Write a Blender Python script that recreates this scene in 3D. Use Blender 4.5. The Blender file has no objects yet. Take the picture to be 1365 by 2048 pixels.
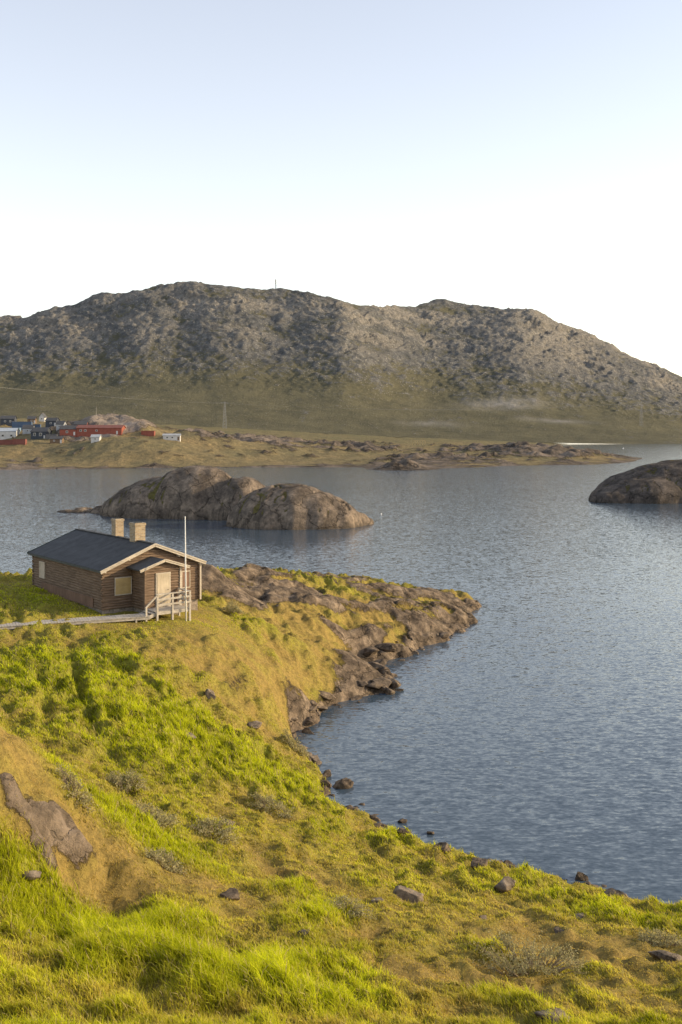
import bpy, math, random, bmesh
import numpy as np
from mathutils import Vector, Matrix
random.seed(7); rng=np.random.default_rng(7)
SC=bpy.context.scene; COL=SC.collection
F=1991.0; HZ=862.0; CX=682.5; H=18.0
R=math.radians
def w2(px,py,z=0.0):
    d=(H-z)*F/(py-HZ); return ((px-CX)/F*d, d, z)
def wd(px,py,d):
    return ((px-CX)/F*d, d, H-(py-HZ)*d/F)
# ---------------------------------------------------------------- noise
def _h(xi,yi,seed):
    a=(xi.astype(np.int64)&0xffffffff).astype(np.uint32); b=(yi.astype(np.int64)&0xffffffff).astype(np.uint32)
    h=a*np.uint32(374761393)+b*np.uint32(668265263)+np.uint32((seed*1013904223)&0xffffffff)
    h=(h^(h>>np.uint32(13)))*np.uint32(1274126177); h=(h^(h>>np.uint32(16)))*np.uint32(2246822519)
    return (h^(h>>np.uint32(13))).astype(np.float64)/4294967296.0
def perlin(x,y,seed=0):
    x=np.asarray(x,float); y=np.asarray(y,float)
    xi=np.floor(x); yi=np.floor(y); fx=x-xi; fy=y-yi
    u=fx**3*(fx*(fx*6-15)+10); v=fy**3*(fy*(fy*6-15)+10)
    def g(i,j):
        a=_h(xi+i,yi+j,seed)*2*np.pi
        return np.cos(a)*(fx-i)+np.sin(a)*(fy-j)
    n0=g(0,0)*(1-u)+g(1,0)*u; n1=g(0,1)*(1-u)+g(1,1)*u
    return (n0*(1-v)+n1*v)*1.5
def fbm(x,y,o=4,seed=0,gain=.5):
    s=0; a=1.0; t=0
    for i in range(o):
        s=s+a*perlin(x*2**i,y*2**i,seed+i*17); t+=a; a*=gain
    return s/t*1.6
def ridged(x,y,o=4,seed=0,gain=.5):
    s=0; a=1.0; t=0
    for i in range(o):
        s=s+a*(1-np.abs(perlin(x*2**i,y*2**i,seed+i*17))*2); t+=a; a*=gain
    return s/t
def worley(x,y,seed=0):
    x=np.asarray(x,float); y=np.asarray(y,float)
    xi=np.floor(x); yi=np.floor(y); f1=np.full(x.shape,9.0); f2=np.full(x.shape,9.0); idv=np.zeros(x.shape)
    for i in(-1,0,1):
        for j in(-1,0,1):
            cx=xi+i+_h(xi+i,yi+j,seed); cy=yi+j+_h(xi+i,yi+j,seed+5)
            d=np.hypot(cx-x,cy-y); nid=_h(xi+i,yi+j,seed+9)
            c=d<f1
            f2=np.where(c,f1,np.minimum(f2,d)); idv=np.where(c,nid,idv); f1=np.where(c,d,f1)
    return f1,f2,idv
def sstep(a,b,x):
    t=np.clip((x-a)/(b-a),0,1); return t*t*(3-2*t)
def rbf(pts,c):
    P=np.array(pts,float); X=P[:,:2]; n=len(P)
    D=np.sqrt(((X[:,None]-X[None])**2).sum(-1)+c*c)
    A=np.zeros((n+3,n+3)); A[:n,:n]=D; A[:n,n]=1; A[:n,n+1:]=X; A[n,:n]=1; A[n+1:,:n]=X.T
    b=np.zeros(n+3); b[:n]=P[:,2]
    w=np.linalg.lstsq(A,b,rcond=None)[0]
    def f(x,y):
        sh=np.shape(x); x=np.ravel(x); y=np.ravel(y); out=np.empty(len(x))
        for i in range(0,len(x),40000):
            xx=x[i:i+40000]; yy=y[i:i+40000]
            out[i:i+40000]=np.sqrt((xx[:,None]-X[:,0])**2+(yy[:,None]-X[:,1])**2+c*c)@w[:n]+w[n]+w[n+1]*xx+w[n+2]*yy
        return out.reshape(sh)
    return f
# ---------------------------------------------------------------- nodes
def newmat(name,rough=.9,spec=.15):
    m=bpy.data.materials.new(name); m.use_nodes=True; nt=m.node_tree; b=nt.nodes['Principled BSDF']
    b.inputs['Roughness'].default_value=rough; b.inputs['Specular IOR Level'].default_value=spec
    return m,nt,b
def setin(nt,n,k,v):
    if isinstance(v,bpy.types.NodeSocket): nt.links.new(v,n.inputs[k])
    else:
        if isinstance(v,tuple) and len(v)==3 and n.inputs[k].type=='RGBA': v=v+(1,)
        n.inputs[k].default_value=v
def nd(nt,t,ins={},**pr):
    n=nt.nodes.new(t)
    for k,v in pr.items(): setattr(n,k,v)
    for k,v in ins.items(): setin(nt,n,k,v)
    return n
def pos(nt): return nd(nt,'ShaderNodeNewGeometry').outputs['Position']
def objc(nt): return nd(nt,'ShaderNodeTexCoord').outputs['Object']
def mapv(nt,v,s=(1,1,1),r=(0,0,0)): return nd(nt,'ShaderNodeMapping',{'Vector':v,'Scale':s,'Rotation':r}).outputs[0]
def noise(nt,v,s,det=4,ro=.6,out='Fac'): return nd(nt,'ShaderNodeTexNoise',{'Vector':v,'Scale':s,'Detail':det,'Roughness':ro}).outputs[out]
def ramp(nt,f,stops):
    n=nd(nt,'ShaderNodeValToRGB',{'Fac':f}); e=n.color_ramp.elements
    while len(e)<len(stops): e.new(.5)
    for el,(p,c) in zip(e,stops): el.position=p; el.color=(c if isinstance(c,tuple) else (c,c,c))+(1,)
    return n.outputs[0]
def mix(nt,f,a,b,bl='MIX'):
    n=nd(nt,'ShaderNodeMix',data_type='RGBA',blend_type=bl); setin(nt,n,0,f); setin(nt,n,6,a); setin(nt,n,7,b); return n.outputs[2]
def mth(nt,op,a,b=0.0,c=0.0,clamp=False):
    n=nd(nt,'ShaderNodeMath',operation=op,use_clamp=clamp); setin(nt,n,0,a); setin(nt,n,1,b); setin(nt,n,2,c); return n.outputs[0]
def vm(nt,op,a,b=None):
    n=nd(nt,'ShaderNodeVectorMath',operation=op); setin(nt,n,0,a)
    if b is not None: setin(nt,n,1,b)
    return n.outputs[0]
def attr(nt,name,out='Fac'): return nd(nt,'ShaderNodeAttribute',attribute_name=name).outputs[out]
def bump(nt,b,h,s=.5,d=.05):
    n=nd(nt,'ShaderNodeBump',{'Height':h,'Strength':s,'Distance':d}); nt.links.new(n.outputs[0],b.inputs['Normal'])
def plain(name,c,rough=.8,spec=.2,var=.25,scale=3.0,metal=0):
    m,nt,b=newmat(name,rough,spec); v=objc(nt)
    f=noise(nt,v,scale,5,.65)
    c2=tuple(max(0,x*(1-var)) for x in c); c3=tuple(min(1,x*(1+var)) for x in c)
    nt.links.new(ramp(nt,f,[(.3,c2),(.7,c3)]),b.inputs['Base Color']); b.inputs['Metallic'].default_value=metal
    return m
# ---------------------------------------------------------------- mesh helpers
def link(name,me,mat=None,parent=None):
    o=bpy.data.objects.new(name,me); COL.objects.link(o)
    if mat is not None and me is not None: me.materials.append(mat)
    if parent is not None: o.parent=parent
    return o
def npmesh(name,V,Fc,smooth=True):
    me=bpy.data.meshes.new(name); V=np.asarray(V,np.float32); Fc=np.asarray(Fc,np.int32); k=Fc.shape[1]
    me.vertices.add(len(V)); me.vertices.foreach_set('co',V.ravel())
    me.loops.add(Fc.size); me.loops.foreach_set('vertex_index',Fc.ravel())
    me.polygons.add(len(Fc)); me.polygons.foreach_set('loop_start',np.arange(0,Fc.size,k,dtype=np.int32))
    me.polygons.foreach_set('use_smooth',np.full(len(Fc),smooth))
    me.update(calc_edges=True); return me
def gridfaces(nr,nc):
    i=np.arange(nr*nc).reshape(nr,nc)
    return np.stack([i[:-1,:-1],i[:-1,1:],i[1:,1:],i[1:,:-1]],-1).reshape(-1,4)
def fattr(me,name,a):
    me.attributes.new(name,'FLOAT','POINT').data.foreach_set('value',np.asarray(a,np.float32).ravel())
def tag(o,label=None,cat=None,group=None,kind=None):
    if label: o['label']=label
    if cat: o['category']=cat
    if group: o['group']=group
    if kind: o['kind']=kind
    return o
def empty(name,loc,rz=0,label=None,cat=None,group=None):
    o=bpy.data.objects.new(name,None); COL.objects.link(o); o.location=loc; o.rotation_euler=(0,0,rz); o.empty_display_size=.2
    return tag(o,label,cat,group)
class MB:
    def __init__(s): s.v=[]; s.f=[]
    def add(s,vs,fs):
        n=len(s.v); s.v+= [tuple(v) for v in vs]; s.f+=[tuple(i+n for i in f) for f in fs]; return s
    def box(s,c,z,M=None):
        a,b,d=z[0]/2,z[1]/2,z[2]/2
        vs=[Vector((x*a,y*b,w*d)) for x in(-1,1) for y in(-1,1) for w in(-1,1)]
        if M is not None: vs=[M@v for v in vs]
        vs=[v+Vector(c) for v in vs]
        return s.add(vs,[(0,1,3,2),(4,6,7,5),(0,4,5,1),(2,3,7,6),(0,2,6,4),(1,5,7,3)])
    def beam(s,p,q,w,h):
        p=Vector(p); q=Vector(q); d=(q-p).normalized(); up=Vector((0,0,1))
        if abs(d.z)>.98: up=Vector((0,1,0))
        sd=d.cross(up).normalized(); up=sd.cross(d)
        vs=[e+sd*(i*w/2)+up*(j*h/2) for e in(p,q) for i in(-1,1) for j in(-1,1)]
        return s.add(vs,[(0,1,3,2),(4,6,7,5),(0,4,5,1),(2,3,7,6),(0,2,6,4),(1,5,7,3)])
    def tube(s,pts,rs,n=8):
        vs=[]; fs=[]; pts=[Vector(p) for p in pts]
        for i,p in enumerate(pts):
            d=(pts[min(i+1,len(pts)-1)]-pts[max(i-1,0)]).normalized()
            a=d.orthogonal().normalized(); b=d.cross(a)
            r=rs[i] if hasattr(rs,'__len__') else rs
            for k in range(n):
                t=2*math.pi*k/n; vs.append(p+a*(r*math.cos(t))+b*(r*math.sin(t)))
        for i in range(len(pts)-1):
            for k in range(n): fs.append((i*n+k,i*n+(k+1)%n,(i+1)*n+(k+1)%n,(i+1)*n+k))
        fs.append(tuple(range(n))[::-1]); fs.append(tuple((len(pts)-1)*n+k for k in range(n)))
        return s.add(vs,fs)
    def prism(s,poly,dirv):
        n=len(poly); a=[Vector(p) for p in poly]; b=[p+Vector(dirv) for p in a]
        return s.add(a+b,[tuple(range(n))[::-1],tuple(range(n,2*n))]+[(i,(i+1)%n,n+(i+1)%n,n+i) for i in range(n)])
    def build(s,name,mat,parent=None,bevel=0,smooth=False):
        me=bpy.data.meshes.new(name); me.from_pydata(s.v,[],s.f)
        bm=bmesh.new(); bm.from_mesh(me); bmesh.ops.recalc_face_normals(bm,faces=bm.faces); bm.to_mesh(me); bm.free()
        if smooth: me.polygons.foreach_set('use_smooth',[True]*len(me.polygons))
        o=link(name,me,mat,parent)
        if bevel:
            m=o.modifiers.new('b','BEVEL'); m.width=bevel; m.segments=2
        return o
# ================================================================ WORLD / SUN / CAMERA
SUN_EL=R(18); SUN_AZ=R(5)
w=bpy.data.worlds.new('World'); SC.world=w; w.use_nodes=True; nt=w.node_tree
bg=nt.nodes['Background']
sky=nd(nt,'ShaderNodeTexSky',sky_type='NISHITA',sun_disc=False,sun_elevation=SUN_EL,sun_rotation=math.pi/2-SUN_AZ,air_density=1.0,dust_density=1.2,ozone_density=1.6,altitude=50)
dirz=mth(nt,'MAXIMUM',nd(nt,'ShaderNodeSeparateXYZ',{0:nd(nt,'ShaderNodeTexCoord').outputs['Generated']}).outputs[2],0.0)
def sc3(f): return nd(nt,'ShaderNodeCombineXYZ',{0:f,1:f,2:f}).outputs[0]
hz3=sc3(mth(nt,'POWER',2.71828,mth(nt,'MULTIPLY',dirz,-5.0)))   # haze thickens towards the horizon
up3=sc3(mth(nt,'SUBTRACT',1.24,dirz))
cs=vm(nt,'ADD',vm(nt,'MULTIPLY',sky.outputs[0],(1.7,1.55,1.35)),vm(nt,'MULTIPLY',hz3,(2.9,2.25,.7)))
cs=vm(nt,'ADD',cs,vm(nt,'MULTIPLY',up3,(3.9,3.75,4.2)))
nt.links.new(cs,bg.inputs['Color']); bg.inputs['Strength'].default_value=.12
s=Vector((math.cos(SUN_AZ)*math.cos(SUN_EL),math.sin(SUN_AZ)*math.cos(SUN_EL),math.sin(SUN_EL)))
L=bpy.data.lights.new('sun','SUN'); L.energy=5.0; L.angle=R(.5); L.color=(1,.80,.49)
lo=bpy.data.objects.new('sun',L); COL.objects.link(lo); lo.rotation_euler=s.to_track_quat('Z','Y').to_euler(); lo.location=(60,20,60)
cam=bpy.data.cameras.new('camera'); co=bpy.data.objects.new('camera',cam); COL.objects.link(co); SC.camera=co
co.location=(0,0,H); co.rotation_euler=(R(90),0,0); cam.sensor_fit='VERTICAL'; cam.sensor_height=36; cam.sensor_width=24; cam.lens=35
cam.shift_y=-(1024-HZ)/2048; cam.clip_start=.1; cam.clip_end=20000
SC.view_settings.view_transform='Standard'; SC.view_settings.look='None'; SC.view_settings.exposure=0
# ================================================================ MATERIALS
def rockcolor(nt,v,sc=1.0,dark=(.075,.058,.045),mid=(.185,.14,.10),light=(.33,.25,.18)):
    n1=noise(nt,v,.9*sc,8,.68); n2=noise(nt,v,6*sc,5,.72)
    c=ramp(nt,n1,[(.34,dark),(.5,mid),(.64,light)])
    c=mix(nt,.5,c,ramp(nt,n2,[(.32,.25),(.66,1.0)]),'MULTIPLY')
    lich=mth(nt,'MULTIPLY',ramp(nt,noise(nt,v,2.2*sc,6,.7),[(.56,0.0),(.64,1.0)]),.45)
    c=mix(nt,lich,c,(.06,.052,.044))
    dv=vm(nt,'ADD',v,vm(nt,'MULTIPLY',noise(nt,v,1.0*sc,4,.6,'Color'),(1.6/sc,1.6/sc,1.6/sc)))
    ed=nd(nt,'ShaderNodeTexVoronoi',{'Vector':mapv(nt,dv,(1,.6,1.3),(.3,.2,.6)),'Scale':.42*sc},feature='DISTANCE_TO_EDGE').outputs['Distance']
    crk=ramp(nt,ed,[(.0,0.0),(.03,1.0)])
    return mix(nt,.55,c,crk,'MULTIPLY'),crk
def rockheight(nt,v,sc,crk):
    h=mth(nt,'ADD',noise(nt,v,1.3*sc,10,.72),mth(nt,'MULTIPLY',noise(nt,v,9*sc,4,.75),.3))
    return mth(nt,'ADD',h,mth(nt,'MULTIPLY',crk,.22))
def M_rock(name,sc,bs=.8,bd=.12,**k):
    m,nt,b=newmat(name,.92,.15); v=pos(nt)
    c,crk=rockcolor(nt,v,sc,**k)
    nt.links.new(c,b.inputs['Base Color']); bump(nt,b,rockheight(nt,v,sc,crk),bs,bd); return m
def M_ground(name,sc,cg,co_,cd,bd=.15,rbd=.4,rk={},pale=None):
    m,nt,b=newmat(name,.95,.08); v=pos(nt)
    tone=attr(nt,'tone'); rk_=attr(nt,'rock')
    n1=noise(nt,v,.7*sc,6,.65); n2=noise(nt,v,4.5*sc,6,.75)
    t=mth(nt,'ADD',tone,mth(nt,'MULTIPLY',mth(nt,'SUBTRACT',n1,.5),1.5),clamp=True)
    c=mix(nt,t,co_,cg)
    c=mix(nt,ramp(nt,n2,[(.35,.8),(.58,0.0)]),c,cd)
    rc,crk=rockcolor(nt,v,sc,**rk)
    if pale: rc=mix(nt,mth(nt,'MULTIPLY',attr(nt,'pale'),.75),rc,ramp(nt,noise(nt,v,1.5*sc,7,.7),[(.38,tuple(x*.45 for x in pale)),(.6,pale)]))
    rc=mix(nt,mth(nt,'MULTIPLY',attr(nt,'crack'),.6),rc,(.03,.026,.019))
    f=mth(nt,'ADD',rk_,mth(nt,'MULTIPLY',mth(nt,'SUBTRACT',n2,.5),.9))
    f=ramp(nt,f,[(.44,0.0),(.54,1.0)])
    nt.links.new(mix(nt,f,c,rc),b.inputs['Base Color'])
    hg=mth(nt,'MULTIPLY',mth(nt,'ADD',noise(nt,v,2*sc,8,.72),mth(nt,'MULTIPLY',n2,.6)),bd)
    hr=mth(nt,'MULTIPLY',rockheight(nt,v,sc,crk),rbd)
    hh=mix(nt,f,hg,hr); bump(nt,b,hh,1.0,1.0); return m
# ================================================================ NEAR GROUND
shore=[w2(*p) for p in [(1365,1812),(1250,1795),(1150,1765),(1010,1735),(900,1705),(770,1665),(755,1640),(660,1610),(655,1565),(625,1530),(590,1480),(600,1460),(640,1430),(700,1400),(778,1382),(760,1350),(725,1330),(790,1318),(850,1290),(910,1275),(940,1255),(935,1225),(960,1212)]]
back=[(12,107,0),(5,110,0),(-2,108,0),(-8,104,0),(-14,100,0),(-22,97,0),(-32,97,0),(-45,97,0)]
G=[w2(*p) for p in [(0,2048,7.5),(300,2048,7.0),(700,2048,6.2),(1100,2048,5.2),(1365,2048,4.6),
 (0,1900,7.3),(300,1900,6.6),(700,1900,5),(1000,1900,3.6),(1365,1900,2.2),
 (0,1800,7.3),(300,1800,6.0),(600,1800,4.4),(900,1800,2.2),(1100,1800,.9),
 (220,1745,6.5),(300,1700,5.8),(500,1700,4.2),(700,1700,2.0),(800,1700,1.0),
 (300,1600,4.6),(450,1600,3.4),(600,1600,1.4),
 (150,1500,5.5),(300,1500,4.7),(450,1500,3.2),(550,1490,1.5),
 (0,1400,6.2),(150,1400,5.8),(300,1400,5.0),(450,1400,3.6),(550,1400,2.3),(600,1415,1.1),
 (0,1300,6.6),(150,1300,6.4),(300,1300,6.2),(400,1300,5.6),(500,1300,4.4),(600,1300,3.1),(680,1300,1.9),
 (0,1260,6.8),(150,1260,6.7),(300,1258,6.5),(380,1250,6.3),(450,1230,5.8),(550,1250,4.1),(650,1240,3.3),(750,1260,1.9),(850,1250,1.3),
 (210,1231,6.75),(70,1173,7.15),(400,1232,6.15),(0,1175,7.3),(0,1230,7.0),
 (480,1180,5.7),(560,1180,4.8),(640,1190,4.0),(750,1200,2.9),(850,1215,1.8),(920,1235,.7)]]
G+=[wd(*p) for p in [(420,1137,76),(490,1144,86),(580,1149,91),(650,1153,94),(720,1164,97),(800,1176,99),(860,1185,100),(900,1193,101),(950,1204,102.5),
 (0,1485,26),(60,1560,26),(120,1630,26.2),(40,1680,24.3),(120,1720,25.2)]]
G+=[(-14,82,5.5),(-22,84,5),(-32,84,5),(-30,72,7.3),(-40,70,8),(-40,50,8.5),(-40,30,11),(-30,15,13),(-20,0,15),(0,0,16.35),(0,8,12.2),(-5,10,12),(10,0,13),(22,5,9),(18,20,4.6),(20,30,1.5),(-14,26,10.6),(-13,36,6.6),(-20,38,7.2),(30,30,.6),(30,36,-.8),(-12,72,6.4),(8,104.5,1.2),(0,104,2.4)]
G+=shore+back
G+=[(5,55,-3),(4,50,-2.5),(9,60,-3),(18,48,-3),(14,72,-3),(22,85,-3),(24,100,-4),(16,112,-3),(0,118,-3),(-20,110,-4),(-45,110,-4),(30,60,-5),(10,46,-2.2),(30,125,-6),(-10,125,-6)]
fG=rbf(G,2.0)
STEP=.17
gx=np.arange(-46,32.01,STEP); gy=np.arange(-6,126.01,STEP)
XX,YY=np.meshgrid(gx,gy); ZS=fG(XX,YY)
class Grid:
    def __init__(s,x0,y0,d,Z): s.x0,s.y0,s.d,s.Z=x0,y0,d,Z
    def at(s,x,y,Z=None):
        Z=s.Z if Z is None else Z
        u=np.clip((np.asarray(x,float)-s.x0)/s.d,0,Z.shape[1]-1.001); v=np.clip((np.asarray(y,float)-s.y0)/s.d,0,Z.shape[0]-1.001)
        i=u.astype(int); j=v.astype(int); a=u-i; b=v-j
        return (Z[j,i]*(1-a)+Z[j,i+1]*a)*(1-b)+(Z[j+1,i]*(1-a)+Z[j+1,i+1]*a)*b
    def hit(s,px,py,d0=12,d1=125):
        d=np.arange(d0,d1,.04); x=(px-CX)/F*d; z=H-(py-HZ)*d/F
        g=np.maximum(s.at(x,d),0); k=np.where(z<=g)[0]
        if len(k)==0: return None
        k=k[0]; return (x[k],d[k],max(g[k],0))
GR=Grid(gx[0],gy[0],STEP,ZS)
def blobs(lst,X,Y):
    out=np.zeros(X.shape)
    for px,py,rx,ry,sv in lst:
        h=GR.hit(px,py)
        if h is None: continue
        r=((X-h[0])/rx)**2+((Y-h[1])/ry)**2
        out=out+sv*np.exp(-r*1.2)
    return out
n_lo=fbm(XX*.22,YY*.22,4,3); n_md=fbm(XX*.6,YY*.6,4,11); n_hi=fbm(XX*1.6,YY*1.6,3,13)
AX=XX*.69+YY*.72; BX=-.72*XX+.69*YY          # along / across the point
n_el=fbm(AX*.10+.15*n_lo,BX*.34+.2*n_lo,3,15)
outc=blobs([(55,1655,.75,.5,1.15),(120,1690,.75,.5,1.15),(170,1722,.5,.35,1.0),(80,1735,.5,.3,.5)],XX,YY)
rock=blobs([(430,1160,2.6,4,.9),(500,1190,2.4,5,.6),(620,1200,3,3,.45),(700,1175,5,2.5,.55),(800,1190,5,3,.65),(900,1195,5,3,.9),(850,1255,4,3,.6),(740,1290,3,4,.6),(930,1240,4,5,.8),(470,1370,1.6,2.2,.45),(420,1395,.6,1.2,.5),(600,1430,1.3,3,.8),(700,1370,2.2,4,.7),(610,1470,.8,1.5,.5)],XX,YY)
far=sstep(66,78,YY)*sstep(-11,-7,XX)
rock=rock*(.8+.7*n_lo+.4*n_md)+far*(.23+.95*n_el+.30*n_md)+outc*(.82+.9*n_md+.8*n_hi)
shoreband=np.exp(-np.maximum(ZS,0)/.6)*sstep(44,56,YY)
rock=rock+shoreband*.6+np.exp(-np.maximum(ZS,0)/.10)*.5
rock=np.where(ZS<-.05,1,rock); rock=np.clip(rock,0,1.2)
tone=blobs([(40,1340,2.5,3,.6),(120,1350,3,4,.7),(250,1420,4,4,.7),(400,1470,3,4,.7),(500,1530,2.5,3,.7),(330,1540,3,3,.6),(560,1560,2.5,3,.7),(350,1700,2,1.6,.7),(240,1650,1.2,1.2,.6),(80,1830,3,1.2,.7),(250,1870,3,1.2,.7),(450,1940,3.5,1.5,.7),(200,1990,3,1.2,.4),(650,2000,2,1,.5),(960,2000,1.0,.7,.8),(620,1830,1.5,1,.5),(780,1690,2,1.5,.5),(470,1240,1.5,2,.5),(1080,1780,3,1.5,.4),(60,1210,4,4,.5),(640,1160,4,2,.5),(1300,1850,2,1.5,.3)],XX,YY)
ochre=blobs([(1200,1910,4,3,.6),(850,1960,2.0,1.2,.4),(1150,1990,3,1.5,.4),(60,1590,2.5,2,.5),(190,1720,1.8,1,.45),(420,1310,3,3,.4),(560,1370,4,5,.45),(330,1330,2,2,.2),(600,1250,6,6,.35),(800,1240,6,6,.35),(120,1765,2,.8,.4),(450,1790,2.4,1,.35),(700,1790,3.5,1.2,.35),(900,1860,2.5,1.0,.25)],XX,YY)
tone=np.clip(tone*.75+.42-.05*far-ochre+.42*n_md+.30*n_lo,0,1)
rk=sstep(.42,.56,rock)
tall=np.clip(tone,0,1)*(1-rk)
bil=np.abs(perlin(XX*.95+.4*perlin(XX*.4,YY*.4,5),YY*.8,21)); bil2=np.abs(perlin(XX*1.7,YY*1.5,23))
f1,f2,cid=worley(XX*.42+.25*YY*.2+n_md*.25,YY*.33-.1*XX+n_md*.25,4)
g1,g2,gid=worley(XX*1.1+n_md*.3,YY*1.0,8)
e1,e2,eid=worley(AX*.13+.2*n_md,BX*.38+.25*n_md+.2*n_lo,12)
det=(1-rk)*((.28+.16*sstep(54,66,YY))*n_md+.15*fbm(XX*1.9,YY*1.9,2,31)+tall*(.52*(.33-bil)*2*sstep(28,42,YY)+.22*(.3-bil2)*2))
blk=np.clip(shoreband*1.2,.05,1)
dome=np.clip(1-(e1/.8)**2,0,1); tipf=1-.65*sstep(86,99,YY)
slab=rk*sstep(-.6,.3,ZS)*(tipf*blk*(.6*(cid-.45)*sstep(0,.15,f2-f1)+.35*(gid-.5)*sstep(0,.12,g2-g1))+far*tipf*(.8*dome*(.35+eid)-.34-.10*(1-sstep(0,.08,e2-e1)))+.2*n_lo*tipf-.05*(1-sstep(0,.12,f2-f1))+.05*n_hi+.14*n_md)
o1,o2,oid=worley(XX*1.5+.4*n_md,YY*1.7+.35*n_md,33)
slab+=sstep(.1,1.0,outc)*(.32+.35*np.clip(1-(o1/.75)**2,0,1)*(.3+oid)-.15*(1-sstep(0,.12,o2-o1))+.24*n_md+.10*n_hi)
hump=far*sstep(.3,2.0,ZS)*(.5*n_el)*(1-.7*sstep(94,102,YY))
crack=np.maximum((1-sstep(0,.06,e2-e1))*far*.8,np.maximum((1-sstep(0,.08,g2-g1))*np.clip(shoreband,0,1),(1-sstep(0,.13,o2-o1))*np.clip(outc*1.3,0,1)))
def cab_local(X,Y):
    a=R(38.4); dx=X+11.65; dy=Y-62.3
    return dx*math.cos(a)+dy*math.sin(a), -dx*math.sin(a)+dy*math.cos(a)
lx,ly=cab_local(XX,YY)
incab=sstep(6.5,4.2,np.abs(lx))*sstep(16,12.5,ly)*sstep(-6,-4,ly)
def polydist(X,Y,pl):
    out=np.full(X.shape,99.)
    for (ax,ay),(bx,by) in zip(pl[:-1],pl[1:]):
        t=np.clip(((X-ax)*(bx-ax)+(Y-ay)*(by-ay))/((bx-ax)**2+(by-ay)**2),0,1)
        out=np.minimum(out,np.hypot(X-ax-t*(bx-ax),Y-ay-t*(by-ay)))
    return out
gro=np.zeros(XX.shape)
for pl in [[(150,1335),(165,1400),(190,1460),(235,1525)],[(80,1345),(95,1400),(92,1460)],[(535,1500),(540,1560)]]:
    pl=[GR.hit(*p)[:2] for p in pl]
    gro=np.maximum(gro,np.exp(-((polydist(XX,YY,pl)+.15*n_md)/.32)**2))
Z=ZS+(det+hump)*(1-.9*incab)*sstep(-.3,.6,ZS)+slab*(1-incab)-.4*gro
Z=np.where(Z>0,Z+.12*(1-np.exp(-Z/.15)),Z)
GR.Z=Z
V=np.stack([XX,YY,Z],-1).reshape(-1,3)
me=npmesh('ground',V,gridfaces(*XX.shape)); fattr(me,'rock',rock); fattr(me,'tone',tone); fattr(me,'crack',crack); fattr(me,'pale',np.clip(outc*1.2,0,1))
m_gr=M_ground('hillside_ground',1.0,(.28,.28,.034),(.31,.22,.068),(.125,.095,.034),.12,.2,rk=dict(dark=(.068,.053,.041),mid=(.185,.14,.102),light=(.36,.275,.195)),pale=(.31,.24,.178))
tag(link('ground',me,m_gr),'grassy rocky hillside running down to the shore and out along the point','hillside',kind='structure')
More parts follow.
